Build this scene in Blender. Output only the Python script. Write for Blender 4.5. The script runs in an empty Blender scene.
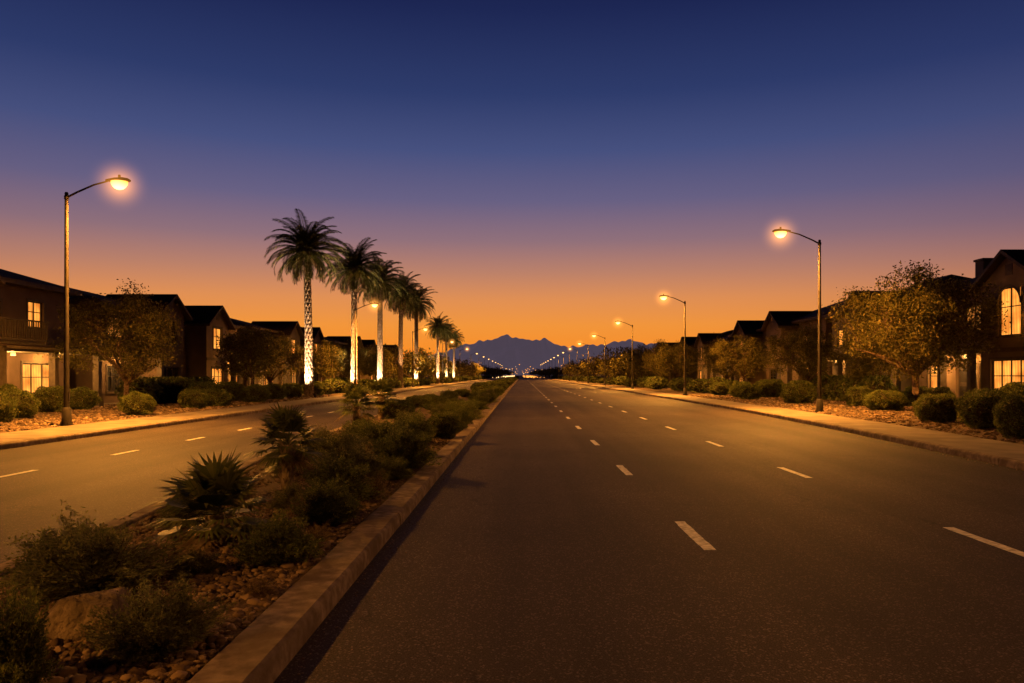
import bpy, math, random
import numpy as np
from mathutils import Vector, Matrix
random.seed(7)
rng=np.random.default_rng(7)
scene=bpy.context.scene
scene.view_settings.view_transform='Standard'
scene.view_settings.look='None'
scene.view_settings.exposure=0
scene.view_settings.gamma=1

def lin(c):
    return tuple(((v/255)/12.92 if v/255<=0.04045 else (((v/255)+0.055)/1.055)**2.4) for v in c)+(1,)

# ------------------------------------------------------------ mesh builder
class MB:
    def __init__(s):
        s.v=[];s.f=[];s.m=[];s.n=0;s.sm=[]
    def add(s,verts,faces,mat=0,smooth=False):
        verts=np.asarray(verts,dtype=np.float64).reshape(-1,3)
        faces=np.asarray(faces,dtype=np.int64)
        if faces.ndim==1: faces=faces.reshape(1,-1)
        s.v.append(verts); s.f.append(faces+s.n); s.n+=len(verts)
        s.m.append(np.full(len(faces),mat,dtype=np.int32)); s.sm.append(np.full(len(faces),smooth,dtype=bool))
    def poly(s,pts,mat=0): s.add(pts,[list(range(len(pts)))],mat)
    def box(s,a,b,mat=0):
        x0,y0,z0=a;x1,y1,z1=b
        v=[(x0,y0,z0),(x1,y0,z0),(x1,y1,z0),(x0,y1,z0),(x0,y0,z1),(x1,y0,z1),(x1,y1,z1),(x0,y1,z1)]
        f=[(0,3,2,1),(4,5,6,7),(0,1,5,4),(1,2,6,5),(2,3,7,6),(3,0,4,7)]
        s.add(v,f,mat)
    def tube(s,pts,rad,n=8,mat=0,smooth=True,cap=True):
        pts=[Vector(p) for p in pts]; V=[];k=len(pts)
        up=Vector((0,0,1))
        for i,p in enumerate(pts):
            d=(pts[min(i+1,k-1)]-pts[max(i-1,0)]).normalized()
            a=d.cross(up)
            if a.length<0.05: a=d.cross(Vector((1,0,0)))
            a.normalize(); b=a.cross(d)
            r=rad[i] if hasattr(rad,'__len__') else rad
            for j in range(n):
                t=2*math.pi*j/n
                V.append(p+a*math.cos(t)*r+b*math.sin(t)*r)
        F=[]
        for i in range(k-1):
            for j in range(n):
                F.append((i*n+j,i*n+(j+1)%n,(i+1)*n+(j+1)%n,(i+1)*n+j))
        s.add(V,F,mat,smooth)
        if cap:
            s.add(V[:n],[list(range(n))],mat); s.add(V[-n:],[list(range(n))],mat)
    def addmb(s,o,scale=(1,1,1),rot=0,loc=(0,0,0)):
        c,sn=math.cos(rot),math.sin(rot); off=0
        for v,f,m,sm in zip(o.v,o.f,o.m,o.sm):
            w=v*np.array(scale); w=np.stack([w[:,0]*c-w[:,1]*sn,w[:,0]*sn+w[:,1]*c,w[:,2]],1)+np.array(loc)
            s.v.append(w); s.f.append(f-off+s.n); s.m.append(m); s.sm.append(sm)
            s.n+=len(v); off+=len(v)
    def mesh(s,name,mats):
        me=bpy.data.meshes.new(name)
        V=np.concatenate(s.v); me.vertices.add(len(V)); me.vertices.foreach_set('co',V.astype(np.float32).ravel())
        L=np.concatenate([f.ravel() for f in s.f]); tot=np.concatenate([np.full(len(f),f.shape[1]) for f in s.f])
        st=np.concatenate([[0],np.cumsum(tot)[:-1]])
        me.loops.add(len(L)); me.loops.foreach_set('vertex_index',L.astype(np.int32))
        me.polygons.add(len(tot)); me.polygons.foreach_set('loop_start',st.astype(np.int32))
        me.polygons.foreach_set('material_index',np.concatenate(s.m).astype(np.int32))
        me.polygons.foreach_set('use_smooth',np.concatenate(s.sm))
        for m in mats: me.materials.append(m)
        me.update(calc_edges=True); me.validate()
        return me
    def obj(s,name,mats,parent=None,loc=(0,0,0),rot=0):
        o=bpy.data.objects.new(name,s.mesh(name,mats)); scene.collection.objects.link(o)
        o.location=loc; o.rotation_euler=(0,0,rot)
        if parent: o.parent=parent
        return o
def inst(name,me,loc,rot=0,scale=(1,1,1),parent=None):
    o=bpy.data.objects.new(name,me); scene.collection.objects.link(o)
    o.location=loc;o.rotation_euler=(0,0,rot);o.scale=scale
    if parent: o.parent=parent
    return o
def empty(name,loc=(0,0,0),rot=0):
    o=bpy.data.objects.new(name,None); scene.collection.objects.link(o); o.location=loc;o.rotation_euler=(0,0,rot)
    o.empty_display_size=0.3
    return o

# ------------------------------------------------------------ materials
def newmat(name):
    m=bpy.data.materials.new(name); m.use_nodes=True; nt=m.node_tree
    b=nt.nodes['Principled BSDF']
    return m,nt,b
def N(nt,t,**k):
    n=nt.nodes.new(t)
    for a,v in k.items(): setattr(n,a,v)
    return n
def stuff(name,c1,c2,scale=5,rough=0.8,bump=0.3,bscale=None,detail=6,dist=0.01,c3=None,s3=0.5,spec=0.25,metal=0,cont=(0.35,0.65)):
    m,nt,b=newmat(name)
    tc=N(nt,'ShaderNodeTexCoord')
    n1=N(nt,'ShaderNodeTexNoise'); n1.inputs['Scale'].default_value=scale; n1.inputs['Detail'].default_value=detail
    nt.links.new(tc.outputs['Object'],n1.inputs['Vector'])
    r=N(nt,'ShaderNodeValToRGB'); r.color_ramp.elements[0].position=cont[0]; r.color_ramp.elements[1].position=cont[1]
    r.color_ramp.elements[0].color=(*c1,1); r.color_ramp.elements[1].color=(*c2,1)
    nt.links.new(n1.outputs['Fac'],r.inputs['Fac']); col=r.outputs['Color']
    if c3:
        n3=N(nt,'ShaderNodeTexNoise'); n3.inputs['Scale'].default_value=s3; n3.inputs['Detail'].default_value=4
        nt.links.new(tc.outputs['Object'],n3.inputs['Vector'])
        r3=N(nt,'ShaderNodeValToRGB'); r3.color_ramp.elements[0].position=.4; r3.color_ramp.elements[1].position=.65
        nt.links.new(n3.outputs['Fac'],r3.inputs['Fac'])
        mx=N(nt,'ShaderNodeMix',data_type='RGBA'); mx.inputs[7].default_value=(*c3,1)
        nt.links.new(r3.outputs['Color'],mx.inputs[0]); nt.links.new(col,mx.inputs[6]); col=mx.outputs[2]
    nt.links.new(col,b.inputs['Base Color'])
    b.inputs['Roughness'].default_value=rough; b.inputs['Specular IOR Level'].default_value=spec; b.inputs['Metallic'].default_value=metal
    if bump>0:
        n2=N(nt,'ShaderNodeTexNoise'); n2.inputs['Scale'].default_value=bscale or scale*4; n2.inputs['Detail'].default_value=6
        nt.links.new(tc.outputs['Object'],n2.inputs['Vector'])
        bp=N(nt,'ShaderNodeBump'); bp.inputs['Strength'].default_value=bump; bp.inputs['Distance'].default_value=dist
        nt.links.new(n2.outputs['Fac'],bp.inputs['Height']); nt.links.new(bp.outputs['Normal'],b.inputs['Normal'])
    return m
def leafmat(name,c1,c2,c3,trans=0.4,rough=0.65):
    m,nt,b=newmat(name)
    g=N(nt,'ShaderNodeNewGeometry'); r=N(nt,'ShaderNodeValToRGB')
    r.color_ramp.elements[0].color=(*c1,1); r.color_ramp.elements[1].color=(*c3,1)
    e=r.color_ramp.elements.new(.6); e.color=(*c2,1)
    nt.links.new(g.outputs['Random Per Island'],r.inputs['Fac'])
    tc=N(nt,'ShaderNodeTexCoord'); n=N(nt,'ShaderNodeTexNoise'); n.inputs['Scale'].default_value=2.5
    nt.links.new(tc.outputs['Object'],n.inputs['Vector'])
    mr=N(nt,'ShaderNodeMapRange'); mr.inputs[1].default_value=.35; mr.inputs[2].default_value=.65; mr.inputs[3].default_value=.6; mr.inputs[4].default_value=1.3
    nt.links.new(n.outputs['Fac'],mr.inputs[0])
    vm=N(nt,'ShaderNodeVectorMath',operation='SCALE'); nt.links.new(r.outputs['Color'],vm.inputs[0]); nt.links.new(mr.outputs[0],vm.inputs['Scale'])
    nt.links.new(vm.outputs[0],b.inputs['Base Color']); b.inputs['Roughness'].default_value=rough
    b.inputs['Specular IOR Level'].default_value=.12
    tr=N(nt,'ShaderNodeBsdfTranslucent'); nt.links.new(vm.outputs[0],tr.inputs['Color'])
    ms=N(nt,'ShaderNodeMixShader'); ms.inputs[0].default_value=trans
    nt.links.new(b.outputs[0],ms.inputs[1]); nt.links.new(tr.outputs[0],ms.inputs[2])
    nt.links.new(ms.outputs[0],nt.nodes['Material Output'].inputs['Surface'])
    return m
def emit(name,c,s):
    m,nt,b=newmat(name); b.inputs['Base Color'].default_value=(.2,.2,.2,1)
    b.inputs['Emission Color'].default_value=(*c,1); b.inputs['Emission Strength'].default_value=s
    return m

def asphalt():
    m,nt,b=newmat('asphalt'); tc=N(nt,'ShaderNodeTexCoord')
    def noise(sc,det=4,vec=None):
        n=N(nt,'ShaderNodeTexNoise'); n.inputs['Scale'].default_value=sc; n.inputs['Detail'].default_value=det
        nt.links.new(vec or tc.outputs['Object'],n.inputs['Vector']); return n
    mp=N(nt,'ShaderNodeMapping'); mp.inputs['Scale'].default_value=(1.0,.04,1)   # along-lane wear
    nt.links.new(tc.outputs['Object'],mp.inputs['Vector'])
    wear=noise(.9,3,mp.outputs[0]); big=noise(.25,5); fine=noise(95,3)
    vor=N(nt,'ShaderNodeTexVoronoi'); vor.inputs['Scale'].default_value=80; nt.links.new(tc.outputs['Object'],vor.inputs['Vector'])
    r=N(nt,'ShaderNodeValToRGB'); r.color_ramp.elements[0].position=.38; r.color_ramp.elements[1].position=.66
    r.color_ramp.elements[0].color=(.014,.0105,.009,1); r.color_ramp.elements[1].color=(.076,.058,.048,1)
    nt.links.new(fine.outputs['Fac'],r.inputs['Fac'])
    sep=N(nt,'ShaderNodeSeparateColor'); nt.links.new(vor.outputs['Color'],sep.inputs[0])
    gt=N(nt,'ShaderNodeMath',operation='GREATER_THAN'); gt.inputs[1].default_value=.91; nt.links.new(sep.outputs[0],gt.inputs[0])
    mx=N(nt,'ShaderNodeMix',data_type='RGBA'); mx.inputs[7].default_value=(.14,.11,.09,1)
    nt.links.new(gt.outputs[0],mx.inputs[0]); nt.links.new(r.outputs[0],mx.inputs[6])
    a1=N(nt,'ShaderNodeMapRange'); a1.inputs[1].default_value=.3;a1.inputs[2].default_value=.7;a1.inputs[3].default_value=.55;a1.inputs[4].default_value=1.4
    nt.links.new(wear.outputs['Fac'],a1.inputs[0])
    a2=N(nt,'ShaderNodeMapRange'); a2.inputs[1].default_value=.3;a2.inputs[2].default_value=.7;a2.inputs[3].default_value=.66;a2.inputs[4].default_value=1.3
    nt.links.new(big.outputs['Fac'],a2.inputs[0])
    mu=N(nt,'ShaderNodeMath',operation='MULTIPLY'); nt.links.new(a1.outputs[0],mu.inputs[0]); nt.links.new(a2.outputs[0],mu.inputs[1])
    vc=N(nt,'ShaderNodeTexVoronoi',feature='DISTANCE_TO_EDGE'); vc.inputs['Scale'].default_value=.16
    dn=noise(1.4,5); vm0=N(nt,'ShaderNodeVectorMath',operation='SCALE'); vm0.inputs['Scale'].default_value=1.2; nt.links.new(dn.outputs['Color'],vm0.inputs[0])
    va=N(nt,'ShaderNodeVectorMath',operation='ADD'); nt.links.new(tc.outputs['Object'],va.inputs[0]); nt.links.new(vm0.outputs[0],va.inputs[1]); nt.links.new(va.outputs[0],vc.inputs['Vector'])
    cr=N(nt,'ShaderNodeMapRange'); cr.inputs[1].default_value=.0;cr.inputs[2].default_value=.004;cr.inputs[3].default_value=.45;cr.inputs[4].default_value=1
    nt.links.new(vc.outputs['Distance'],cr.inputs[0])
    mu2=N(nt,'ShaderNodeMath',operation='MULTIPLY'); nt.links.new(mu.outputs[0],mu2.inputs[0]); nt.links.new(cr.outputs[0],mu2.inputs[1])
    vm=N(nt,'ShaderNodeVectorMath',operation='SCALE'); nt.links.new(mx.outputs[2],vm.inputs[0]); nt.links.new(mu2.outputs[0],vm.inputs['Scale'])
    nt.links.new(vm.outputs[0],b.inputs['Base Color'])
    b.inputs['Roughness'].default_value=.7; b.inputs['Specular IOR Level'].default_value=.2
    bp=N(nt,'ShaderNodeBump'); bp.inputs['Strength'].default_value=.9; bp.inputs['Distance'].default_value=.008
    nt.links.new(fine.outputs['Fac'],bp.inputs['Height']); nt.links.new(bp.outputs[0],b.inputs['Normal'])
    return m
def concrete_slabs(name,per):
    m,nt,b=newmat(name); tc=N(nt,'ShaderNodeTexCoord'); sp=N(nt,'ShaderNodeSeparateXYZ'); nt.links.new(tc.outputs['Object'],sp.inputs[0])
    dv=N(nt,'ShaderNodeMath',operation='DIVIDE'); dv.inputs[1].default_value=per; nt.links.new(sp.outputs['Y'],dv.inputs[0])
    fr=N(nt,'ShaderNodeMath',operation='FRACT'); nt.links.new(dv.outputs[0],fr.inputs[0])
    lt=N(nt,'ShaderNodeMath',operation='GREATER_THAN'); lt.inputs[1].default_value=.022; nt.links.new(fr.outputs[0],lt.inputs[0])
    n=N(nt,'ShaderNodeTexNoise'); n.inputs['Scale'].default_value=1.2; n.inputs['Detail'].default_value=8; nt.links.new(tc.outputs['Object'],n.inputs['Vector'])
    r=N(nt,'ShaderNodeValToRGB'); r.color_ramp.elements[0].position=.35;r.color_ramp.elements[1].position=.68
    r.color_ramp.elements[0].color=(.15,.12,.095,1); r.color_ramp.elements[1].color=(.26,.21,.17,1); nt.links.new(n.outputs['Fac'],r.inputs['Fac'])
    mx=N(nt,'ShaderNodeMix',data_type='RGBA'); mx.inputs[6].default_value=(.06,.05,.04,1)
    nt.links.new(lt.outputs[0],mx.inputs[0]); nt.links.new(r.outputs[0],mx.inputs[7]); nt.links.new(mx.outputs[2],b.inputs['Base Color'])
    b.inputs['Roughness'].default_value=.85
    return m
M_asph=asphalt()
M_walk=concrete_slabs('sidewalk_concrete',1.5)
M_kerb=stuff('kerb_concrete',(.17,.13,.105),(.35,.28,.225),11,.9,.8,45,9,.008,c3=(.14,.105,.08),s3=2.6,spec=.15)
M_paint=stuff('road_paint',(.42,.40,.36),(.88,.86,.82),14,.6,.3,80,8,.002)
M_gravel=stuff('gravel_soil',(.06,.042,.03),(.24,.17,.12),28,.95,.9,40,8,.03,c3=(.12,.085,.06),s3=.6,spec=.1)
M_desert=stuff('desert_ground',(.08,.06,.045),(.16,.12,.09),.05,.95,0)
def stonemat():
    m,nt,b=newmat('river_stone'); g=N(nt,'ShaderNodeNewGeometry'); r=N(nt,'ShaderNodeValToRGB')
    r.color_ramp.elements[0].color=(.08,.055,.042,1); r.color_ramp.elements[1].color=(.36,.26,.19,1)
    e=r.color_ramp.elements.new(.5); e.color=(.17,.115,.085,1)
    nt.links.new(g.outputs['Random Per Island'],r.inputs[0]); nt.links.new(r.outputs[0],b.inputs['Base Color']); b.inputs['Roughness'].default_value=.85; b.inputs['Specular IOR Level'].default_value=.12
    return m
M_stone=stonemat()
M_rock=stuff('boulder_rock',(.12,.09,.075),(.36,.28,.22),6,.95,1.0,18,9,.07,c3=(.16,.125,.10),s3=9,spec=.08)
M_bark=stuff('bark',(.06,.04,.028),(.18,.12,.085),12,.95,.8,30,6,.02)
M_palmbark=stuff('palm_bark',(.14,.10,.07),(.38,.30,.225),9,.95,.8,30,6,.02)
M_leaf=leafmat('leaf_tree',(.09,.085,.024),(.155,.14,.036),(.25,.20,.06),.45)
M_shrub=leafmat('leaf_shrub',(.085,.11,.032),(.155,.185,.052),(.26,.26,.085))
M_sage=leafmat('leaf_sage',(.11,.125,.055),(.19,.20,.085),(.29,.275,.125))
M_dry=leafmat('leaf_dry_grass',(.13,.095,.04),(.23,.17,.075),(.34,.25,.12))
M_frond=leafmat('palm_frond_leaf',(.07,.09,.028),(.13,.15,.045),(.21,.21,.075),.3,.5)
M_dead=leafmat('dead_frond',(.12,.085,.05),(.19,.14,.08),(.26,.19,.11),.1)
M_core=stuff('twig',(.035,.026,.016),(.08,.06,.035),8,.95,0)
M_metal=stuff('bronze_pole_paint',(.022,.018,.015),(.04,.032,.026),6,.7,0,spec=.2)
def lensmat():
    # prismatic refractor bowl: hottest around the arc tube at the bottom, orange toward the rim
    m,nt,b=newmat('sodium_lens'); tc=N(nt,'ShaderNodeTexCoord'); vs=N(nt,'ShaderNodeVectorMath',operation='SUBTRACT'); vs.inputs[1].default_value=(1.74,0,7.78)
    nt.links.new(tc.outputs['Object'],vs.inputs[0]); ln=N(nt,'ShaderNodeVectorMath',operation='LENGTH'); nt.links.new(vs.outputs[0],ln.inputs[0])
    r=N(nt,'ShaderNodeValToRGB'); nt.links.new(ln.outputs['Value'],r.inputs[0])
    r.color_ramp.elements[0].position=.14; r.color_ramp.elements[0].color=(1,.58,.20,1)
    r.color_ramp.elements[1].position=.36; r.color_ramp.elements[1].color=(.6,.19,.02,1)
    nt.links.new(r.outputs[0],b.inputs['Emission Color']); b.inputs['Emission Strength'].default_value=4.4; b.inputs['Base Color'].default_value=(.2,.2,.2,1)
    return m
M_lens=lensmat()
def glowmat():
    # added emissive volume imitating the lamp's bloom halo, strongest close to the bowl
    m=bpy.data.materials.new('lamp_glow_volume'); m.use_nodes=True; nt=m.node_tree; nt.nodes.clear()
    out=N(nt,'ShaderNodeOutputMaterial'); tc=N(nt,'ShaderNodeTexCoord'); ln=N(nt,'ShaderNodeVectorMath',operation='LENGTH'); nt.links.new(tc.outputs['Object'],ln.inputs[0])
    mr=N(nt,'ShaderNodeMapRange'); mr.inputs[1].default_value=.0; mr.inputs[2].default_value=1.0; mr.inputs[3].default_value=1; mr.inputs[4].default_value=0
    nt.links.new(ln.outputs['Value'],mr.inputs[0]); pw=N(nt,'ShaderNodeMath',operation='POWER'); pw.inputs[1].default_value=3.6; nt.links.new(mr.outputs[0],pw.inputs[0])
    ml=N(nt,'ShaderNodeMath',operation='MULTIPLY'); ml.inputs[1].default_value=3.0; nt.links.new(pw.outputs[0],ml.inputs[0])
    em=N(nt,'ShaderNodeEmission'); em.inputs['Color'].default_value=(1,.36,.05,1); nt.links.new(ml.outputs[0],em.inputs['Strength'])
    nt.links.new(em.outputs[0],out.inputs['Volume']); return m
M_glow=glowmat()
M_porch=emit('porch_light_lens',(1,.50,.14),2.6)
M_lensfar=emit('distant_light_lens',(1,.36,.06),1.8)
M_lensw=emit('distant_white_light_lens',(1,.58,.22),2.6)
M_trim=stuff('painted_trim',(.10,.08,.065),(.14,.115,.09),5,.7,0)
M_frame=stuff('window_frame',(.03,.026,.022),(.05,.04,.035),5,.5,0)
def tile():
    m,nt,b=newmat('clay_roof_tile'); tc=N(nt,'ShaderNodeTexCoord')
    br=N(nt,'ShaderNodeTexBrick'); br.inputs['Scale'].default_value=2.6; br.inputs['Color1'].default_value=(.06,.036,.028,1); br.inputs['Color2'].default_value=(.10,.06,.042,1)
    br.inputs['Mortar'].default_value=(.02,.015,.012,1); br.inputs['Mortar Size'].default_value=.03
    nt.links.new(tc.outputs['Object'],br.inputs['Vector']); nt.links.new(br.outputs['Color'],b.inputs['Base Color']); b.inputs['Roughness'].default_value=.9; b.inputs['Specular IOR Level'].default_value=.15
    bp=N(nt,'ShaderNodeBump'); bp.inputs['Distance'].default_value=.04; nt.links.new(br.outputs['Fac'],bp.inputs['Height']); bp.invert=True
    nt.links.new(bp.outputs[0],b.inputs['Normal'])
    return m
M_rooftile=tile()
STUCCO=[stuff('stucco_'+n,tuple(v*.8 for v in c),c,1.5,.9,.4,120,6,.004) for n,c in
        [('tan',(.25,.185,.13)),('brown',(.17,.12,.09)),('sand',(.27,.205,.15)),('grey',(.18,.155,.13))]]
def glass(name,lit,seedv=0):
    m,nt,b=newmat(name)
    if not lit:
        b.inputs['Base Color'].default_value=(.015,.018,.025,1); b.inputs['Roughness'].default_value=.08; b.inputs['Specular IOR Level'].default_value=.6
        return m
    tc=N(nt,'ShaderNodeTexCoord'); w=N(nt,'ShaderNodeTexWave'); w.bands_direction='DIAGONAL'
    mp=N(nt,'ShaderNodeMapping'); mp.inputs['Scale'].default_value=(1,1,.05); mp.inputs['Location'].default_value=(seedv,0,0)
    nt.links.new(tc.outputs['Object'],mp.inputs[0]); nt.links.new(mp.outputs[0],w.inputs['Vector']); w.inputs['Scale'].default_value=3.2; w.inputs['Distortion'].default_value=2.5
    n=N(nt,'ShaderNodeTexNoise'); n.inputs['Scale'].default_value=1.3; nt.links.new(tc.outputs['Object'],n.inputs['Vector'])
    mu=N(nt,'ShaderNodeMath',operation='MULTIPLY')
    a=N(nt,'ShaderNodeMapRange'); a.inputs[3].default_value=.5; a.inputs[4].default_value=1.0; nt.links.new(w.outputs['Fac'],a.inputs[0])
    c=N(nt,'ShaderNodeMapRange'); c.inputs[1].default_value=.3;c.inputs[2].default_value=.7;c.inputs[3].default_value=.15; c.inputs[4].default_value=1.3; nt.links.new(n.outputs['Fac'],c.inputs[0])
    nt.links.new(a.outputs[0],mu.inputs[0]); nt.links.new(c.outputs[0],mu.inputs[1])
    r=N(nt,'ShaderNodeValToRGB'); r.color_ramp.elements[0].color=(.35,.07,.005,1); r.color_ramp.elements[1].color=(1.0,.38,.055,1)
    nt.links.new(mu.outputs[0],r.inputs[0]); nt.links.new(r.outputs[0],b.inputs['Emission Color']); b.inputs['Emission Strength'].default_value=lit
    b.inputs['Base Color'].default_value=(.05,.04,.03,1); b.inputs['Roughness'].default_value=.3
    return m
G_dark=glass('window_glass',0); G_lit=glass('lit_window_glass',1.7); G_dim=glass('dim_lit_window_glass',.65,3)

# ------------------------------------------------------------ world
W=bpy.data.worlds.new('World'); scene.world=W; W.use_nodes=True; nt=W.node_tree
bg=nt.nodes['Background']
tc=N(nt,'ShaderNodeTexCoord'); nm=N(nt,'ShaderNodeVectorMath',operation='NORMALIZE'); nt.links.new(tc.outputs['Generated'],nm.inputs[0])
sp=N(nt,'ShaderNodeSeparateXYZ'); nt.links.new(nm.outputs[0],sp.inputs[0])
def ramp(stops):
    r=N(nt,'ShaderNodeValToRGB'); cr=r.color_ramp; cr.interpolation='LINEAR'
    cr.elements[0].position=stops[0][0]; cr.elements[0].color=lin(stops[0][1])
    cr.elements[1].position=stops[-1][0]; cr.elements[1].color=lin(stops[-1][1])
    for p,c in stops[1:-1]:
        e=cr.elements.new(p); e.color=lin(c)
    nt.links.new(sp.outputs['Z'],r.inputs[0]); return r
warm=ramp([(0,(236,118,30)),(.035,(246,142,42)),(.065,(241,148,57)),(.10,(223,142,82)),(.135,(187,128,104)),(.175,(144,111,121)),(.225,(103,95,130)),(.285,(69,79,126)),(.35,(44,58,106)),(.44,(26,36,82)),(.6,(8,11,28)),(1,(4,6,14))])
cool=ramp([(0,(184,88,46)),(.035,(202,104,56)),(.07,(186,107,75)),(.11,(150,100,93)),(.16,(109,86,109)),(.22,(80,78,115)),(.285,(60,68,112)),(.35,(40,51,98)),(.44,(24,34,76)),(.6,(8,11,28)),(1,(4,6,14))])
dt=N(nt,'ShaderNodeVectorMath',operation='DOT_PRODUCT'); dt.inputs[1].default_value=(-.13,.99,0); nt.links.new(nm.outputs[0],dt.inputs[0])
mr=N(nt,'ShaderNodeMapRange'); mr.interpolation_type='SMOOTHSTEP'; mr.inputs[1].default_value=.5; mr.inputs[2].default_value=.99
nt.links.new(dt.outputs['Value'],mr.inputs[0])
mx=N(nt,'ShaderNodeMix',data_type='RGBA'); nt.links.new(mr.outputs[0],mx.inputs[0]); nt.links.new(cool.outputs[0],mx.inputs[6]); nt.links.new(warm.outputs[0],mx.inputs[7])
# the sky opposite the afterglow is already night
mb_=N(nt,'ShaderNodeMapRange'); mb_.inputs[1].default_value=-.2; mb_.inputs[2].default_value=.5; mb_.inputs[3].default_value=.08; mb_.inputs[4].default_value=1
nt.links.new(dt.outputs['Value'],mb_.inputs[0])
sk=N(nt,'ShaderNodeTexSky',sky_type='NISHITA'); sk.sun_disc=False; sk.sun_elevation=math.radians(-3); sk.sun_rotation=math.radians(-10)
sc=N(nt,'ShaderNodeVectorMath',operation='SCALE'); sc.inputs['Scale'].default_value=.02; nt.links.new(sk.outputs[0],sc.inputs[0])
ad=N(nt,'ShaderNodeVectorMath',operation='ADD'); nt.links.new(mx.outputs[2],ad.inputs[0]); nt.links.new(sc.outputs[0],ad.inputs[1])
fs=N(nt,'ShaderNodeVectorMath',operation='SCALE'); nt.links.new(ad.outputs[0],fs.inputs[0]); nt.links.new(mb_.outputs[0],fs.inputs['Scale'])
nt.links.new(fs.outputs[0],bg.inputs['Color']); bg.inputs['Strength'].default_value=1.0

# ------------------------------------------------------------ ground, roads
def lerp(tab):
    xs=[a for a,b in tab]; ys=[b for a,b in tab]
    return lambda y: float(np.interp(y,xs,ys))
kR=lerp([(-60,9.0),(10,9.1),(16,9.6),(25,10.3),(38,10.9),(55,11.0),(800,11.0)])
mL=lerp([(-60,-4.4),(8,-4.6),(16,-5.5),(36,-6.3),(800,-6.3)])
mR=lambda y:-1.45
kL=lambda y:-12.5
YS=list(np.arange(-60,80,2.0))+list(np.arange(80,800,20.0))+[800]
def strip(name,fa,fb,z,mat,ys=YS,nx=1,noise=0):
    mb=MB(); V=[];F=[]
    for y in ys:
        a,b=fa(y),fb(y)
        for i in range(nx+1):
            t=i/nx; h=0
            if noise and 0<i<nx: h=noise*(math.sin(y*1.7+i*2.1)+math.sin(y*.63-i*1.3)+math.sin(y*3.1+i*4.4)*.5)
            V.append((a+(b-a)*t,y,z+h))
    for j in range(len(ys)-1):
        for i in range(nx):
            k=j*(nx+1)+i; F.append((k,k+1,k+nx+2,k+nx+1))
    mb.add(V,F,0,True); return mb.obj(name,[mat])
mb=MB(); mb.poly([(-9000,-3000,-.06),(9000,-3000,-.06),(9000,12000,-.06),(-9000,12000,-.06)]); mb.obj('ground',[M_desert])
strip('road',lambda y:kL(y)-.05,lambda y:kR(y)+.05,0,M_asph)
def kerb(name,f,w,dirn,h=.15,seg=3.0):
    mb=MB(); y=-30.0
    while y<500:
        L=seg if y<90 else 20
        a,b=y+.008,y+L-.008
        prof=[(0,-.05),(.012,h-.045),(.022,h-.018),(.05,h),(w-.02,h),(w,h-.015),(w,-.05)]
        V=[]
        dz=random.uniform(-.005,.005); dx=random.uniform(-.006,.006)
        for yy in (a,b):
            for px,pz in prof: V.append((f(yy)+dirn*px+dx,yy,pz+(dz if pz>0 else 0)))
        n=len(prof); F=[(i,i+1,n+i+1,n+i) for i in range(n-1)]
        mb.add(V,F,0); mb.add(V[:n],[list(range(n))],0); mb.add(V[n:],[list(range(n))],0)
        y+=L
    return mb.obj(name,[M_kerb])
kerb('median_kerb',mR,.36,-1)
kerb('median_kerb',mL,.25,1)
kerb('road_kerb',kR,.2,1)
kerb('road_kerb',kL,.2,-1)
strip('sidewalk',lambda y:kR(y)+.2,lambda y:kR(y)+2.15,.148,M_walk)
strip('sidewalk',lambda y:kL(y)-2.3,lambda y:kL(y)-.2,.148,M_walk)
strip('median_ground',lambda y:mL(y)+.25,lambda y:mR(y)-.36,.115,M_gravel,[y for y in np.arange(-30,60,.25)]+list(np.arange(60,520,20.)),12,.012)
strip('yard_ground',lambda y:kR(y)+2.15,lambda y:220,.135,M_gravel,YS,30,.01)
strip('yard_ground',lambda y:-220,lambda y:kL(y)-2.3,.135,M_gravel,YS,30,.01)
def dashes(name,x,y0,step,L,y1=330,w=.13):
    mb=MB(); y=y0
    while y<y1:
        V=[];F=[];ns=10
        for i in range(ns+1):
            t=y+L*i/ns
            V+= [(x-w/2+random.uniform(-.006,.006),t,.004),(x+w/2+random.uniform(-.006,.006),t,.004)]
        for i in range(ns): F.append((2*i,2*i+1,2*i+3,2*i+2))
        mb.add(V,F); y+=step
    mb.obj(name,[M_paint])
dashes('lane_marking',1.93,7.7-5.75*2,5.75,1.5)
dashes('lane_marking',5.02,7.35-5.75*2,5.75,1.5)
dashes('lane_marking',-9.2,13.1-3.75*6,3.75,1.1)
mb=MB()
for r0,r1 in ((0,.24),(.255,.30)):
    n=32;V=[];F=[]
    for i in range(n):
        t=2*math.pi*i/n; V+=[(r0*math.cos(t),r0*math.sin(t),0),(r1*math.cos(t),r1*math.sin(t),0)]
    for i in range(n):
        j=(i+1)%n; F.append((2*i,2*i+1,2*j+1,2*j))
    mb.add(V,F)
mb.obj('manhole_cover',[M_metal],loc=(3.6,27,.006))

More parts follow.
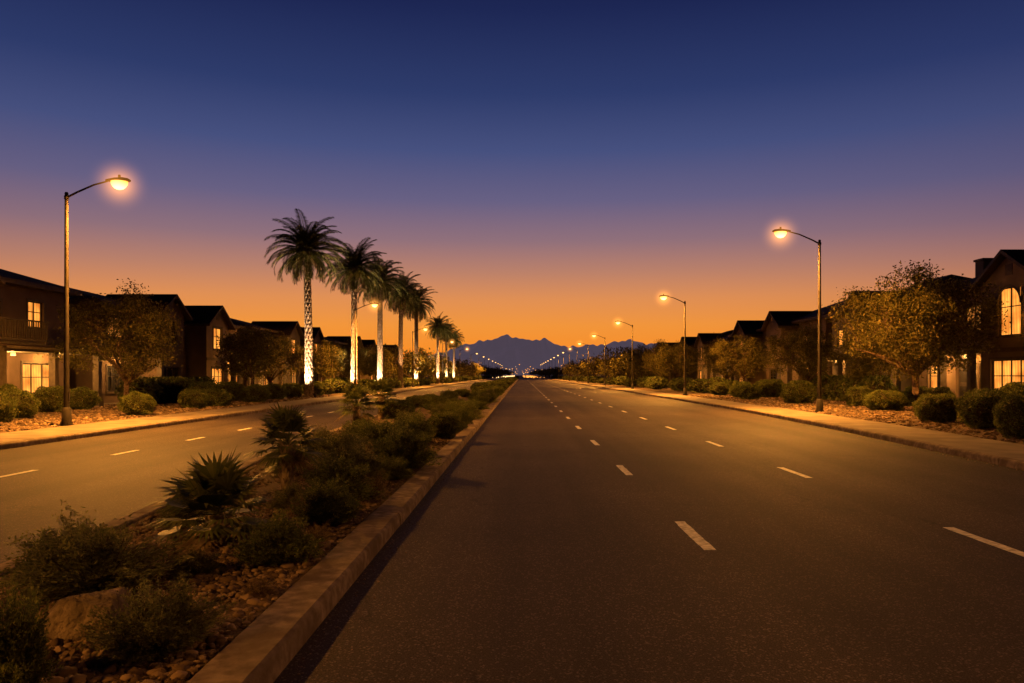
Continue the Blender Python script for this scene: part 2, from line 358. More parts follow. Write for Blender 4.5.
# stones
def ico(sub):
    import bmesh
    bm=bmesh.new(); bmesh.ops.create_icosphere(bm,subdivisions=sub,radius=1)
    v=np.array([x.co[:] for x in bm.verts]); bm.verts.ensure_lookup_table()
    f=np.array([[q.index for q in p.verts] for p in bm.faces]); bm.free(); return v,f
def stones(mb,pts,sizes,sub):
    v,f=ico(sub); n=len(pts)
    s=sizes[:,None,None]*rng.uniform(.7,1.3,(n,1,3))*np.array([1,1,.6])
    jit=1+rng.normal(0,.10,(n,len(v),1))
    P=v[None]*jit*s
    a=rng.uniform(0,2*math.pi,n); c,sn=np.cos(a)[:,None],np.sin(a)[:,None]
    X=P[:,:,0]*c-P[:,:,1]*sn; Y=P[:,:,0]*sn+P[:,:,1]*c
    P=np.stack([X,Y,P[:,:,2]],2)+pts[:,None,:]
    F=(f[None]+(np.arange(n)*len(v))[:,None,None]).reshape(-1,3)
    mb.add(P.reshape(-1,3),F,0,sub>1)
mb=MB()
n=3600; y=rng.uniform(3.0,7.5,n); x=rng.uniform(-4.2,-1.86,n); sz=np.clip(rng.lognormal(-3.9,.42,n),.009,.06)
stones(mb,np.stack([x,y,.12+sz*.25],1),sz,2)
n=15000; y=3+rng.power(1.0,n)**1.5*22; x=np.array([random.uniform(mL(q)+.3,-1.85) for q in y]); sz=np.clip(rng.lognormal(-4.1,.42,n),.006,.045)
stones(mb,np.stack([x,y,.12+sz*.2],1),sz,1)
mb.obj('gravel',[M_stone])
mb=MB(); n=9000
y=rng.uniform(14,60,n); x=np.array([kR(q)+2.2 for q in y])+rng.uniform(0,8,n); sz=np.clip(rng.lognormal(-3.2,.45,n),.015,.12)
stones(mb,np.stack([x,y,.135+sz*.2],1),sz,1)
y=rng.uniform(18,60,n); x=-14.9-rng.uniform(0,8,n); stones(mb,np.stack([x,y,.135+sz*.2],1),sz,1)
mb.obj('gravel',[M_stone])
# wind-blown grit and dry leaves in the gutters and on the near lanes
mb=MB(); n=500
y=rng.uniform(3,40,n); x=-1.43+np.abs(rng.normal(0,.14,n)); sz=rng.uniform(.004,.012,n)
stones(mb,np.stack([x,y,sz*.3+.001],1),sz,1)
y=rng.uniform(10,45,n); x=np.array([kR(q) for q in y])-.02-np.abs(rng.normal(0,.16,n)); sz=rng.uniform(.006,.018,n)
stones(mb,np.stack([x,y,sz*.3+.001],1),sz,1)
mb.obj('gutter_grit',[M_stone])
def boulder(loc,s,seed):
    v,f=ico(5); r=np.random.default_rng(seed)
    d=np.ones(len(v))
    for k in range(22):
        nrm=r.normal(size=3); nrm/=np.linalg.norm(nrm); c=r.uniform(.6,.92)
        dd=v@nrm; d=np.where(dd*d>c,c/np.maximum(dd,1e-3),d)
    for k in range(1,5):
        q=r.normal(size=3)*3.2*k; d+=.03/k*np.sin(v@q+k)*np.sin(v@q[::-1]+2*k)
    mb=MB(); mb.add(v*d[:,None]*np.array(s),f,0,True); mb.obj('boulder',[M_rock],loc=loc,rot=seed)
boulder((-2.85,4.95,.17),(.42,.32,.24),3)
boulder((-3.5,6.9,.14),(.2,.17,.12),5)
boulder((-2.75,7.3,.13),(.14,.12,.09),6)
boulder((-4.15,8.9,.14),(.22,.18,.12),8)
boulder((16.2,28.5,.18),(.5,.4,.3),9); boulder((-17.6,35,.18),(.5,.4,.3),10)
boulder((18.2,31,.18),(.6,.4,.32),11)

# ------------------------------------------------------------ vegetation
def leaves(mb,C,L,Wd,dirs=None,jit=1.0,mat=0,r=rng):
    n=len(C); a=r.normal(size=(n,3))
    if dirs is not None: a=dirs+a*jit
    a/=np.linalg.norm(a,axis=1)[:,None]+1e-9
    b=np.cross(a,r.normal(size=(n,3))); b/=np.linalg.norm(b,axis=1)[:,None]+1e-9
    l=(L*r.uniform(.6,1.3,n))[:,None]; w=(Wd*r.uniform(.6,1.3,n))[:,None]
    P=np.stack([C-a*l*.5,C+b*w*.5,C+a*l*.5,C-b*w*.5],1).reshape(-1,3)
    mb.add(P,np.arange(4*n).reshape(-1,4),mat)
def tree_mb(seed,H,R,tH,ncl,nleaf,lsz,limbs=7,sig=.11):
    r=np.random.default_rng(seed); rr=random.Random(seed); mb=MB()
    cz=tH+(H-tH)*.5; hz=(H-tH)*.5
    top=Vector((rr.uniform(-.15,.15),rr.uniform(-.15,.15),tH))
    mb.tube([(0,0,0),(.02,0,tH*.12),(top.x*.5+.05,top.y*.5,tH*.5),top],[R*.06,R*.042,R*.036,R*.034],9,0)
    lp=[]
    for i in range(limbs):
        a=2*math.pi*(i+rr.uniform(-.3,.3))/limbs; el=rr.uniform(.35,1.25)
        d=Vector((math.cos(a)*math.cos(el),math.sin(a)*math.cos(el),math.sin(el)))
        end=Vector((top.x+d.x*R*.75,top.y+d.y*R*.75,tH+abs(d.z)*(H-tH)*.75))
        m1=top.lerp(end,.35)+Vector((rr.uniform(-.12,.12),rr.uniform(-.12,.12),.12))*R*.4
        m2=top.lerp(end,.7)+Vector((rr.uniform(-.1,.1),rr.uniform(-.1,.1),.08))*R*.4
        mb.tube([top,m1,m2,end],[R*.026,R*.018,R*.011,R*.004],6,0); lp+= [m1,top.lerp(m1,.6),m1.lerp(m2,.5),m2,m2.lerp(end,.5)]
    cl=[]
    while len(cl)<ncl:
        p=r.uniform(-1,1,3); q=np.linalg.norm(p)
        if q>1 or q<.3: continue
        lob=.80+.22*math.sin(3*math.atan2(p[1],p[0])+seed)+.1*math.sin(7*math.atan2(p[1],p[0])+seed*2)
        if q>lob: continue
        if p[2]>.35 and (p[0]**2+p[1]**2)>.62: continue
        cl.append(Vector((p[0]*R,p[1]*R,cz+p[2]*hz)))
    per=nleaf//ncl; Cs=[];
    for c in cl:
        near=min(lp,key=lambda t:(t-c).length)
        mid=near.lerp(c,.5)+Vector((rr.uniform(-.1,.1),rr.uniform(-.1,.1),rr.uniform(0,.15)))*R*.3
        mb.tube([near,mid,c],[R*.007,R*.005,R*.0015],4,0,cap=False)
        k=int(per*rr.uniform(.4,1.6)); s=R*sig*rr.uniform(.7,1.3)
        Cs.append(np.clip(r.normal(size=(k,3)),-2,2)*np.array([s,s,s*.7])+np.array(c))
    leaves(mb,np.concatenate(Cs),lsz,lsz*.5,mat=1,r=r)
    return mb
trees=[tree_mb(11,6.3,4.1,1.5,210,40000,.135,9,.08).mesh('tree_a',[M_bark,M_leaf]),
       tree_mb(23,5.5,3.3,1.2,135,19000,.12,9,.085).mesh('tree_b',[M_bark,M_leaf]),
       tree_mb(37,5.8,2.7,1.5,100,13000,.15).mesh('tree_c',[M_bark,M_leaf])]
inst('shade_tree',trees[0],(18.9,36,.13),1.0,(1.02,1.02,1.08))
inst('shade_tree',trees[1],(-19.3,36.3,.13),.3,(1,1,1.06))
for x,y,t,s in [(-19.5,54,2,.95),(-20.5,61,1,.9),(-19,72,2,.9),(-20,84,1,1),(-19.5,97,2,1),
                (19.5,52,1,.95),(18.5,63,2,.9),(20,74,1,1),(18,86,2,1.0),(18.5,98,1,1.1),(21,44.5,2,.8),(17.5,110,2,1.1),(-27,23,1,1.2),(26,26,2,1.1)]:
    inst('shade_tree',trees[t],(x,y,.13),random.uniform(0,6),(s,s,s))
lows=[tree_mb(50+i,5.8,2.8,1.3,36,620,.50,5,.17) for i in range(4)]
big=MB()
for sgn in (-1,1):
    y=104
    while y<720:
        for x in ([17.5,27] if y<300 else [17.5]):
            s=random.uniform(.8,1.25)
            big.addmb(random.choice(lows),(s,s,s*random.uniform(.85,1.05)),random.uniform(0,6),(sgn*(x+random.uniform(-1.5,2.5)),y+random.uniform(-3,3),.1))
        y+=random.uniform(5,9) if y<260 else random.uniform(10,16)
    for k in range(60):
        s=random.uniform(.9,1.4)
        big.addmb(random.choice(lows),(s,s,s),random.uniform(0,6),(sgn*random.uniform(42,130),random.uniform(50,420),.1))
for k in range(150):
    s=random.uniform(.9,1.6); y=random.uniform(600,1000)
    big.addmb(random.choice(lows),(s*1.6,s*1.6,s),random.uniform(0,6),(random.choice([-1,1])*random.uniform(13,200),y,0))
big.obj('distant_tree_row',[M_bark,M_leaf])

def shrub_mb(seed,nst,nl,L,Wd,style='wild'):
    r=np.random.default_rng(seed); mb=MB(); ph=r.uniform(0,6,4)
    C=[];D=[]
    for i in range(nst):
        a=r.uniform(0,2*math.pi); e=math.asin(r.uniform(.02,1)**(.8)); 
        lump=.80+.16*math.sin(3*a+ph[0])+.12*math.sin(5*a+ph[1]+4*e)+.12*math.sin(9*e+ph[2])+r.normal(0,.07)
        tip=np.array([math.cos(a)*math.cos(e)*.54,math.sin(a)*math.cos(e)*.54,math.sin(e)*.98+.03])*lump
        base=np.array([math.cos(a),math.sin(a),0])*r.uniform(0,.12)
        mid=base*.4+tip*.5+np.array([0,0,-.03+.1*r.random()])
        if i%2==0: mb.tube([base,mid,tip],[.006,.004,.001],3,0,cap=False)
        t=r.uniform(.3,1,nl)**.7; t=t[:,None]
        P=(1-t)**2*base+2*t*(1-t)*mid+t*t*tip
        C.append(P+r.normal(0,.024,(nl,3))); d=(tip-mid); d/=np.linalg.norm(d); D.append(np.repeat(d[None],nl,0))
    leaves(mb,np.concatenate(C),L,Wd,np.concatenate(D),.5,1,r)
    return mb
def round_mb(seed,nl,L):
    r=np.random.default_rng(seed); mb=MB()
    v,f=ico(3); ph=r.uniform(0,6,3)
    def R(d): return 1+.09*np.sin(d[:,0]*5+ph[0])*np.sin(d[:,1]*5+ph[1])+.07*np.sin(d[:,2]*7+ph[2]+d[:,0]*6)+.04*np.sin(d[:,1]*17+d[:,0]*13)
    core=v*R(v)[:,None]*np.array([.40,.40,.41])+np.array([0,0,.45]); mb.add(core,f,0,True)
    d=r.normal(size=(nl,3)); d/=np.linalg.norm(d,axis=1)[:,None]
    rad=R(d)*(1-.16*r.random(nl)**1.6)+np.where(r.random(nl)<.06,.07,0)
    P=d*rad[:,None]*np.array([.5,.5,.5])+np.array([0,0,.48]); P=P[P[:,2]>.01]
    dd=(P-np.array([0,0,.4])); leaves(mb,P,L,L*.5,dd/np.linalg.norm(dd,axis=1)[:,None],.9,1,r)
    return mb
S_wild=[shrub_mb(60+i,330,60,.042,.018).mesh('wild_shrub',[M_core,M_shrub]) for i in range(4)]
S_sage=[shrub_mb(70+i,330,54,.048,.014).mesh('sage_shrub',[M_core,M_sage]) for i in range(3)]
S_dry=[shrub_mb(80+i,170,12,.16,.008).mesh('dry_grass',[M_core,M_dry]) for i in range(2)]
S_round=[round_mb(90+i,9500,.05).mesh('round_shrub',[M_core,M_shrub]) for i in range(3)]
def shr(name,lst,x,y,w,h,z=.12):
    inst(name,random.choice(lst),(x,y,z),random.uniform(0,6),(w,w*random.uniform(.9,1.05),h))
for x,y,w,h,t in [(-3.35,5.85,1.3,.56,'s'),(-3.75,6.3,.9,.46,'w'),(-2.26,4.6,.8,.42,'s'),(-2.72,3.95,.5,.62,'w'),(-2.2,6.75,.8,.44,'w'),
    (-2.2,8.6,.75,.5,'w'),(-2.45,10,1.1,.62,'w'),(-2.75,12.1,1.2,.64,'s'),(-2.05,10.2,.6,.42,'d'),(-2.15,13.5,1.2,.8,'w'),(-2.8,15.6,1.5,.86,'w'),
    (-3.4,14.4,1.3,.66,'s'),(-3.3,12.2,.8,.3,'d'),(-3.75,8.4,.8,.32,'s'),(-2.1,20,.85,.7,'r'),(-2.7,18.6,1.2,.76,'w'),(-3.5,17.5,1.2,.66,'w'),
    (-2.9,9.5,.6,.32,'s'),(-2.6,8.9,.5,.3,'d'),(-4.2,13.5,.9,.4,'w'),(-2.9,13.4,.9,.5,'d'),(-4.4,16.5,1.1,.55,'s'),(-3.6,4.6,.5,.3,'d'),(-2.0,5.7,.3,.16,'d'),(-2.05,7.6,.35,.2,'d'),
    (-2.1,22.5,.9,.6,'w'),(-2.15,25,1,.7,'w'),(-3.2,21.5,1.3,.7,'s'),(-4.4,20.5,1.1,.5,'w'),(-2.75,6.3,.45,.22,'s'),(-4.0,10.2,.7,.34,'s'),(-2.05,12.0,.6,.4,'w')]:
    nm,l={'s':('sage_shrub',S_sage),'w':('desert_shrub',S_wild),'d':('dry_grass',S_dry),'r':('round_shrub',S_round)}[t]
    shr(nm,l,x,y,w,h)
y=27
while y<75:
    for k in range(2):
        nm,l=random.choice([('desert_shrub',S_wild),('round_shrub',S_round),('sage_shrub',S_sage),('desert_shrub',S_wild)])
        shr(nm,l,random.choice([random.uniform(-2.6,-2.1),random.uniform(-5.6,-2.8)]),y+random.uniform(-1,1),random.uniform(.9,1.5),random.uniform(.45,.8))
    y+=2.4
row=MB(); f1=round_mb(99,700,.16)
y=75
while y<480:
    s=random.uniform(1.1,1.6); row.addmb(f1,(s,s,s*.55),random.uniform(0,6),(random.uniform(-5.4,-2.2),y,.1)); y+=random.uniform(1,2.4)
for sgn in (-1,1):
    y=66
    while y<400:
        s=random.uniform(1.2,2.4); row.addmb(f1,(s,s,s*.65),random.uniform(0,6),(sgn*random.uniform(15.4,19),y,.1)); y+=random.uniform(1,3.5)
row.obj('distant_shrub_row',[M_core,M_shrub])
for x,y,w,h in [(17.1,35.3,1.9,1.0),(14.7,26.5,1.6,1.05),(14.5,23.4,1.6,1.25),(13.2,19.8,1.35,1.2),(13.6,17.2,1.5,1.2),(16.3,24.5,1.6,1.3),(16.3,44,2,1.4),(18.5,56,2.3,1.4),
    (17.3,59,1.8,1.2),(16.4,62,1.8,1.1),(18.0,40,1.6,1.1),(20.5,31,1.8,1.4),(15.4,51,1.7,1.1),(16.0,55,1.6,1.0),(18.4,27.8,1.7,1.2),(20.8,37.5,1.6,1.1),(20.8,39.5,1.6,1.1),
    (-19.5,28.8,1.7,1.1),(-18.7,26.3,1.6,1.1),(-15.9,31,1.3,1.0),(-16.4,37.5,1.5,1.0),(-16.4,40,1.8,.95),(-16.3,45.8,1.8,1.1),(-17,51.5,1.8,1.1),(-17.2,56,1.7,1.1),(-17,62,1.8,1.1),
    (-18.4,43,1.8,1.3),(-19.9,44,2,1.5),(-18.8,48,2,1.3),(-17.5,34.3,1.2,.8),(-21,33.5,1.6,1.2),(-21.2,36,1.6,1.1),(-16.4,58.5,1.6,1.2),(-18,65,1.9,1.2),(-21,30.5,1.6,1.3)]:
    shr('round_shrub',S_round,x,y,w,h)
mb=MB()
for i in range(9):
    s=1.7; mb.addmb(f1,(s,s,1.7),random.uniform(0,6),(20.6+random.uniform(-.1,.1),43+i*1.15,.12))
for i in range(9):
    mb.addmb(f1,(1.7,1.7,1.6),random.uniform(0,6),(-21.2+random.uniform(-.1,.1),41+i*1.15,.12))
mb.obj('hedge',[M_core,M_shrub])

def fanpalm_mb(seed,trunk,nl=30,R=.62):
    r=random.Random(seed); mb=MB()
    zz=trunk
    pts=[(0,0,0),(.01,0,trunk*.5),(0,.01,trunk)]
    if trunk>.12: mb.tube(pts,[.11,.09,.10],9,0)
    for i in range(int(60*trunk)):
        a=r.uniform(0,6.28); z=r.uniform(0,trunk); p=Vector((math.cos(a)*.09,math.sin(a)*.09,z)); q=p+Vector((math.cos(a)*.06,math.sin(a)*.06,.08))
        mb.tube([p,q],[.018,.005],3,0,cap=False)
    for i in range(nl):
        a=i*2.39996+r.uniform(-.2,.2); f=i/nl; el=math.radians(80-112*f**.9+r.uniform(-8,8))
        d=Vector((math.cos(a)*math.cos(el),math.sin(a)*math.cos(el),math.sin(el)))
        Lp=R*r.uniform(.42,.62); base=Vector((0,0,zz)); hub=base+d*Lp+Vector((0,0,-.04*math.cos(el)))
        mb.tube([base,base+d*Lp*.5+Vector((0,0,.02)),hub],[.009,.007,.005],4,1,cap=False)
        side=d.cross(Vector((0,0,1)))
        if side.length<.1: side=Vector((1,0,0))
        side.normalize(); nrm=side.cross(d).normalized()
        nb=19; Lb=R*r.uniform(.55,.7)
        for k in range(nb):
            t=(k/(nb-1)-.5)*math.radians(200)
            bd=(d*math.cos(t)+side*math.sin(t)).normalized()
            sdv=(-d*math.sin(t)+side*math.cos(t))
            l=Lb*(.72+.28*math.cos(t))*r.uniform(.9,1.06); w=.040
            m_=hub+bd*l*.5+nrm*.02; tip=hub+bd*l+Vector((0,0,-1))*l*r.uniform(.06,.22)
            V=[hub-sdv*.004,hub+sdv*.004,m_+sdv*w*.5,m_-sdv*w*.5,tip]
            mi=2 if f>.92 else 1
            mb.add(V,[(0,1,2,3)],mi); mb.add([V[3],V[2],V[4]],[(0,1,2)],mi)
    return mb
FP=[fanpalm_mb(1,.28,30),fanpalm_mb(2,.66,30,.6),fanpalm_mb(5,.45,26,.6)]
FPm=[f.mesh('fan_palm',[M_palmbark,M_frond,M_dead]) for f in FP]
inst('fan_palm',FPm[0],(-3.05,7.5,.12),0,(.98,.98,1.0))
inst('fan_palm',FPm[1],(-3.45,11,.12),1,(.9,.9,1.0))
inst('fan_palm',FPm[2],(-5.45,24.7,.12),2,(1.25,1.25,1.45))
inst('fan_palm',FPm[1],(-5.4,28.8,.12),3,(1.2,1.2,1.3))
inst('fan_palm',FPm[0],(-3.95,12.6,.12),3,(.6,.6,.7))

def palm_mb(seed,H,R=3.0,nf=84):
    r=random.Random(seed); mb=MB(); nr=int(H*14); na=28; V=[]
    lx,ly=r.uniform(-.25,.25),r.uniform(-.25,.25)
    for i in range(nr+1):
        t=i/nr; z=t*H; base=.30-.05*t+.16*math.exp(-z*2.2)+(.07*math.exp(-(H-z)*1.2))
        for j in range(na):
            a=2*math.pi*j/na
            d=max(abs(math.sin(a*3.5+z*5.2)),abs(math.sin(a*3.5-z*5.2)))
            rad=base-.08*(1-d)*2+r.uniform(-.006,.006)
            V.append((math.cos(a)*rad+lx*t*t,math.sin(a)*rad+ly*t*t,z))
    F=[(i*na+j,i*na+(j+1)%na,(i+1)*na+(j+1)%na,(i+1)*na+j) for i in range(nr) for j in range(na)]
    mb.add(V,F,0,False)
    top=Vector((lx,ly,H))
    mb.tube([top+Vector((0,0,-.7)),top+Vector((0,0,-.2)),top+Vector((0,0,.4))],[.26,.42,.2],12,0)
    for i in range(nf):
        f=i/nf; a=i*2.39996+r.uniform(-.15,.15)
        el=math.radians(86-128*f**.85+r.uniform(-6,6)); L=R*r.uniform(.85,1.1)*(1.0 if f<.85 else .8)
        dh=Vector((math.cos(a),math.sin(a),0)); pts=[];p=top+dh*.15+Vector((0,0,.2-.4*f)); ns=9; e=el
        droop=math.radians(r.uniform(9,16))
        for k in range(ns+1):
            pts.append(p.copy()); p=p+(dh*math.cos(e)+Vector((0,0,math.sin(e))))*(L/ns); e-=droop*(.35+k/ns)
        mb.tube(pts,[.035*(1-k/ns)+.006 for k in range(ns+1)],4,1,cap=False)
        side=dh.cross(Vector((0,0,1)))
        nl=36; mi=2 if f>.93 else 1; tw=r.uniform(-.25,.25)
        for k in range(nl):
            t=.08+.92*k/nl; q=t*ns; i0=min(int(q),ns-1); fr=q-i0; pp=pts[i0].lerp(pts[i0+1],fr); tg=(pts[i0+1]-pts[i0]).normalized()
            nn=side.cross(tg)
            ll=.60*math.sin(math.pi*(.14+.78*t))**.7*r.uniform(.85,1.1)
            for sg in (-1,1):
                dv=(tg*.8+side*sg*(.75)+nn*(.15+tw*sg)+Vector((0,0,-.3))).normalized()
                tip=pp+dv*ll+Vector((0,0,-.15*ll)); w=tg*.036
                m=pp+dv*ll*.4
                mb.add([pp-w*.5,m-w,tip,m+w],[(0,1,2,3)],mi)
    return mb
pmesh=[palm_mb(s,10.9).mesh('date_palm',[M_palmbark,M_frond,M_dead]) for s in (4,9,14)]
def spot(name,loc,target,power,color,size,blend,radius,parent=None):
    l=bpy.data.lights.new(name,'SPOT'); l.energy=power; l.color=color; l.spot_size=size; l.spot_blend=blend; l.shadow_soft_size=radius
    o=bpy.data.objects.new(name,l); scene.collection.objects.link(o)
    o.location=loc; d=Vector(target)-Vector(loc); o.rotation_euler=d.to_track_quat('-Z','Y').to_euler()
    if parent: o.parent=parent
    return o
upm=MB(); upm.tube([(0,0,0),(0,0,.12)],[.05,.05],10); upm.tube([(0,0,.12),(.0,.12,.28)],[.10,.12],12)
upmesh=upm.mesh('uplight_body',[M_metal])
for i,(x,y,h,s) in enumerate([(-15.9,56,11.2,1.06),(-15.9,71,12.0,1.1),(-15.8,83.5,12.4,1.1),(-15.9,98,12.7,1.1),(-15.9,113,12.8,1.1),(-15.8,141,10.8,.95),(-15.9,158,10.9,.9),(-16,176,10.2,.9)]):
    inst('date_palm',pmesh[i%3],(x,y,.12),1.1*i,(s,s,h/10.9*.98))
    u=empty('landscape_uplight',(x+.9,y-1.6,.13))
    inst('housing',upmesh,(0,0,0),.5,(1,1,1),u)
    spot('beam',(.0,.1,.32),(-.9,1.6,8.0),6500,(1,.50,.19),math.radians(40),.9,.05,u)
    u=empty('landscape_uplight',(x-.3,y-1.5,.13))
    inst('housing',upmesh,(0,0,0),-.5,(1,1,1),u)
    spot('beam',(.0,.1,.32),(.3,1.5,3.0),6500,(1,.66,.36),math.radians(66),.8,.05,u)

# ------------------------------------------------------------ street lamps
pm=MB()
pm.tube([(0,0,0),(0,0,.05)],[.20,.20],16,0,False); pm.tube([(0,0,.05),(0,0,.55),(0,0,.6)],[.15,.14,.09],12,0)
pm.tube([(0,0,.6),(0,0,4),(0,0,7.62)],[.085,.07,.055],12,0); pm.tube([(0,0,7.62),(0,0,7.68)],[.062,.045],12,0)
pm.box((.075,-.04,.8),(.10,.04,1.1),0)
for i in range(4):
    a=math.pi/4+i*math.pi/2; pm.tube([(math.cos(a)*.17,math.sin(a)*.17,.05),(math.cos(a)*.17,math.sin(a)*.17,.11)],[.018,.018],6,0)
POLE=pm.mesh('pole',[M_metal])
am=MB(); am.tube([(0,0,7.5),(.35,0,7.68),(.9,0,7.92),(1.35,0,8.04)],[.038,.034,.03,.028],8,0)
am.tube([(0,0,7.45),(0,0,7.56)],[.075,.075],10,0)
ARM=am.mesh('arm',[M_metal])
hm=MB()
secs=[(1.30,.05,.05),(1.42,.11,.07),(1.62,.17,.10),(1.85,.19,.11),(2.02,.15,.08),(2.10,.05,.03)]
V=[];n=14
for x,w,h in secs:
    for j in range(n):
        t=2*math.pi*j/n; zz=math.sin(t)*h; V.append((x,math.cos(t)*w,8.06+max(zz,-.02)))
F=[(i*n+j,i*n+(j+1)%n,(i+1)*n+(j+1)%n,(i+1)*n+j) for i in range(len(secs)-1) for j in range(n)]
hm.add(V,F,0,True); hm.add(V[:n],[list(range(n))]); hm.add(V[-n:],[list(range(n))])
hm.tube([(1.74,0,8.16),(1.74,0,8.25)],[.045,.04],10,0)
HEAD=hm.mesh('luminaire',[M_metal])
v,f=ico(4); lm=MB(); vv=v.copy(); vv[:,2]=np.where(vv[:,2]>0,vv[:,2]*.05,vv[:,2]); lm.add(vv*np.array([.27,.20,.27])+np.array([1.74,0,8.03]),f,0,True)
LENS=lm.mesh('lens',[M_lens])
hz=MB(); hz.add(v,f,0,True); GLOW=hz.mesh('lamp_glow_volume',[M_glow])
def lamp(x,y,dirn,power,light=True):
    e=empty('street_lamp',(x,y,.14),0 if dirn>0 else math.pi)
    inst('pole',POLE,(0,0,0),parent=e); inst('arm',ARM,(0,0,0),parent=e); inst('luminaire',HEAD,(0,0,0),parent=e); inst('lens',LENS,(0,0,0),parent=e)
    if y<200 and y>0: inst('lamp_glow_volume',GLOW,(1.74,0,7.93),0,(1.15,1.15,1.15),e)  # added glow sphere, shines by itself around the bowl
    if light:
        spot('bulb',(1.74,0,7.74),(1.74,0,0),power,(1,.37,.045),math.radians(172),.6,.16,e)
LP=18500
for y in (24.7,67.5,103,142,181,220,259): lamp(-15.0,y,1,LP)
lamp(-15.0,-5,1,LP*.62)
for y in (33.4,61,90,120,150,180,210,240,270): lamp(13.25,y,-1,LP)
lamp(11.8,3.0,-1,LP*.09)
for k in range(6):
    lamp(13.25,300+k*32,-1,0,False); lamp(-15.0,298+k*39,1,0,False)

# distant lights
mb=MB(); v,f=ico(1); r=random.Random(3)
for k in range(90):
    y=r.uniform(650,1600); x=r.uniform(-.085,.10)*y*(.2+.8*r.random()); z=r.uniform(3,13)
    s=y*r.uniform(.0003,.0007); mb.add(v*s+np.array([x,y,z]),f,0 if r.random()<.85 else 1)
for k in range(60):
    y=r.uniform(240,700); x=r.choice([2,4.5,7.5])+r.uniform(-.8,.8)
    if k%3==0: x=-9+r.uniform(-2,2)
    for dx in (-.65,.65): mb.add(v*y*r.uniform(.0004,.0009)+np.array([x+dx,y,.8+r.uniform(0,.2)]),f,1 if x<0 else 0)
mb.obj('distant_city_lights',[M_lensfar,M_lensw])

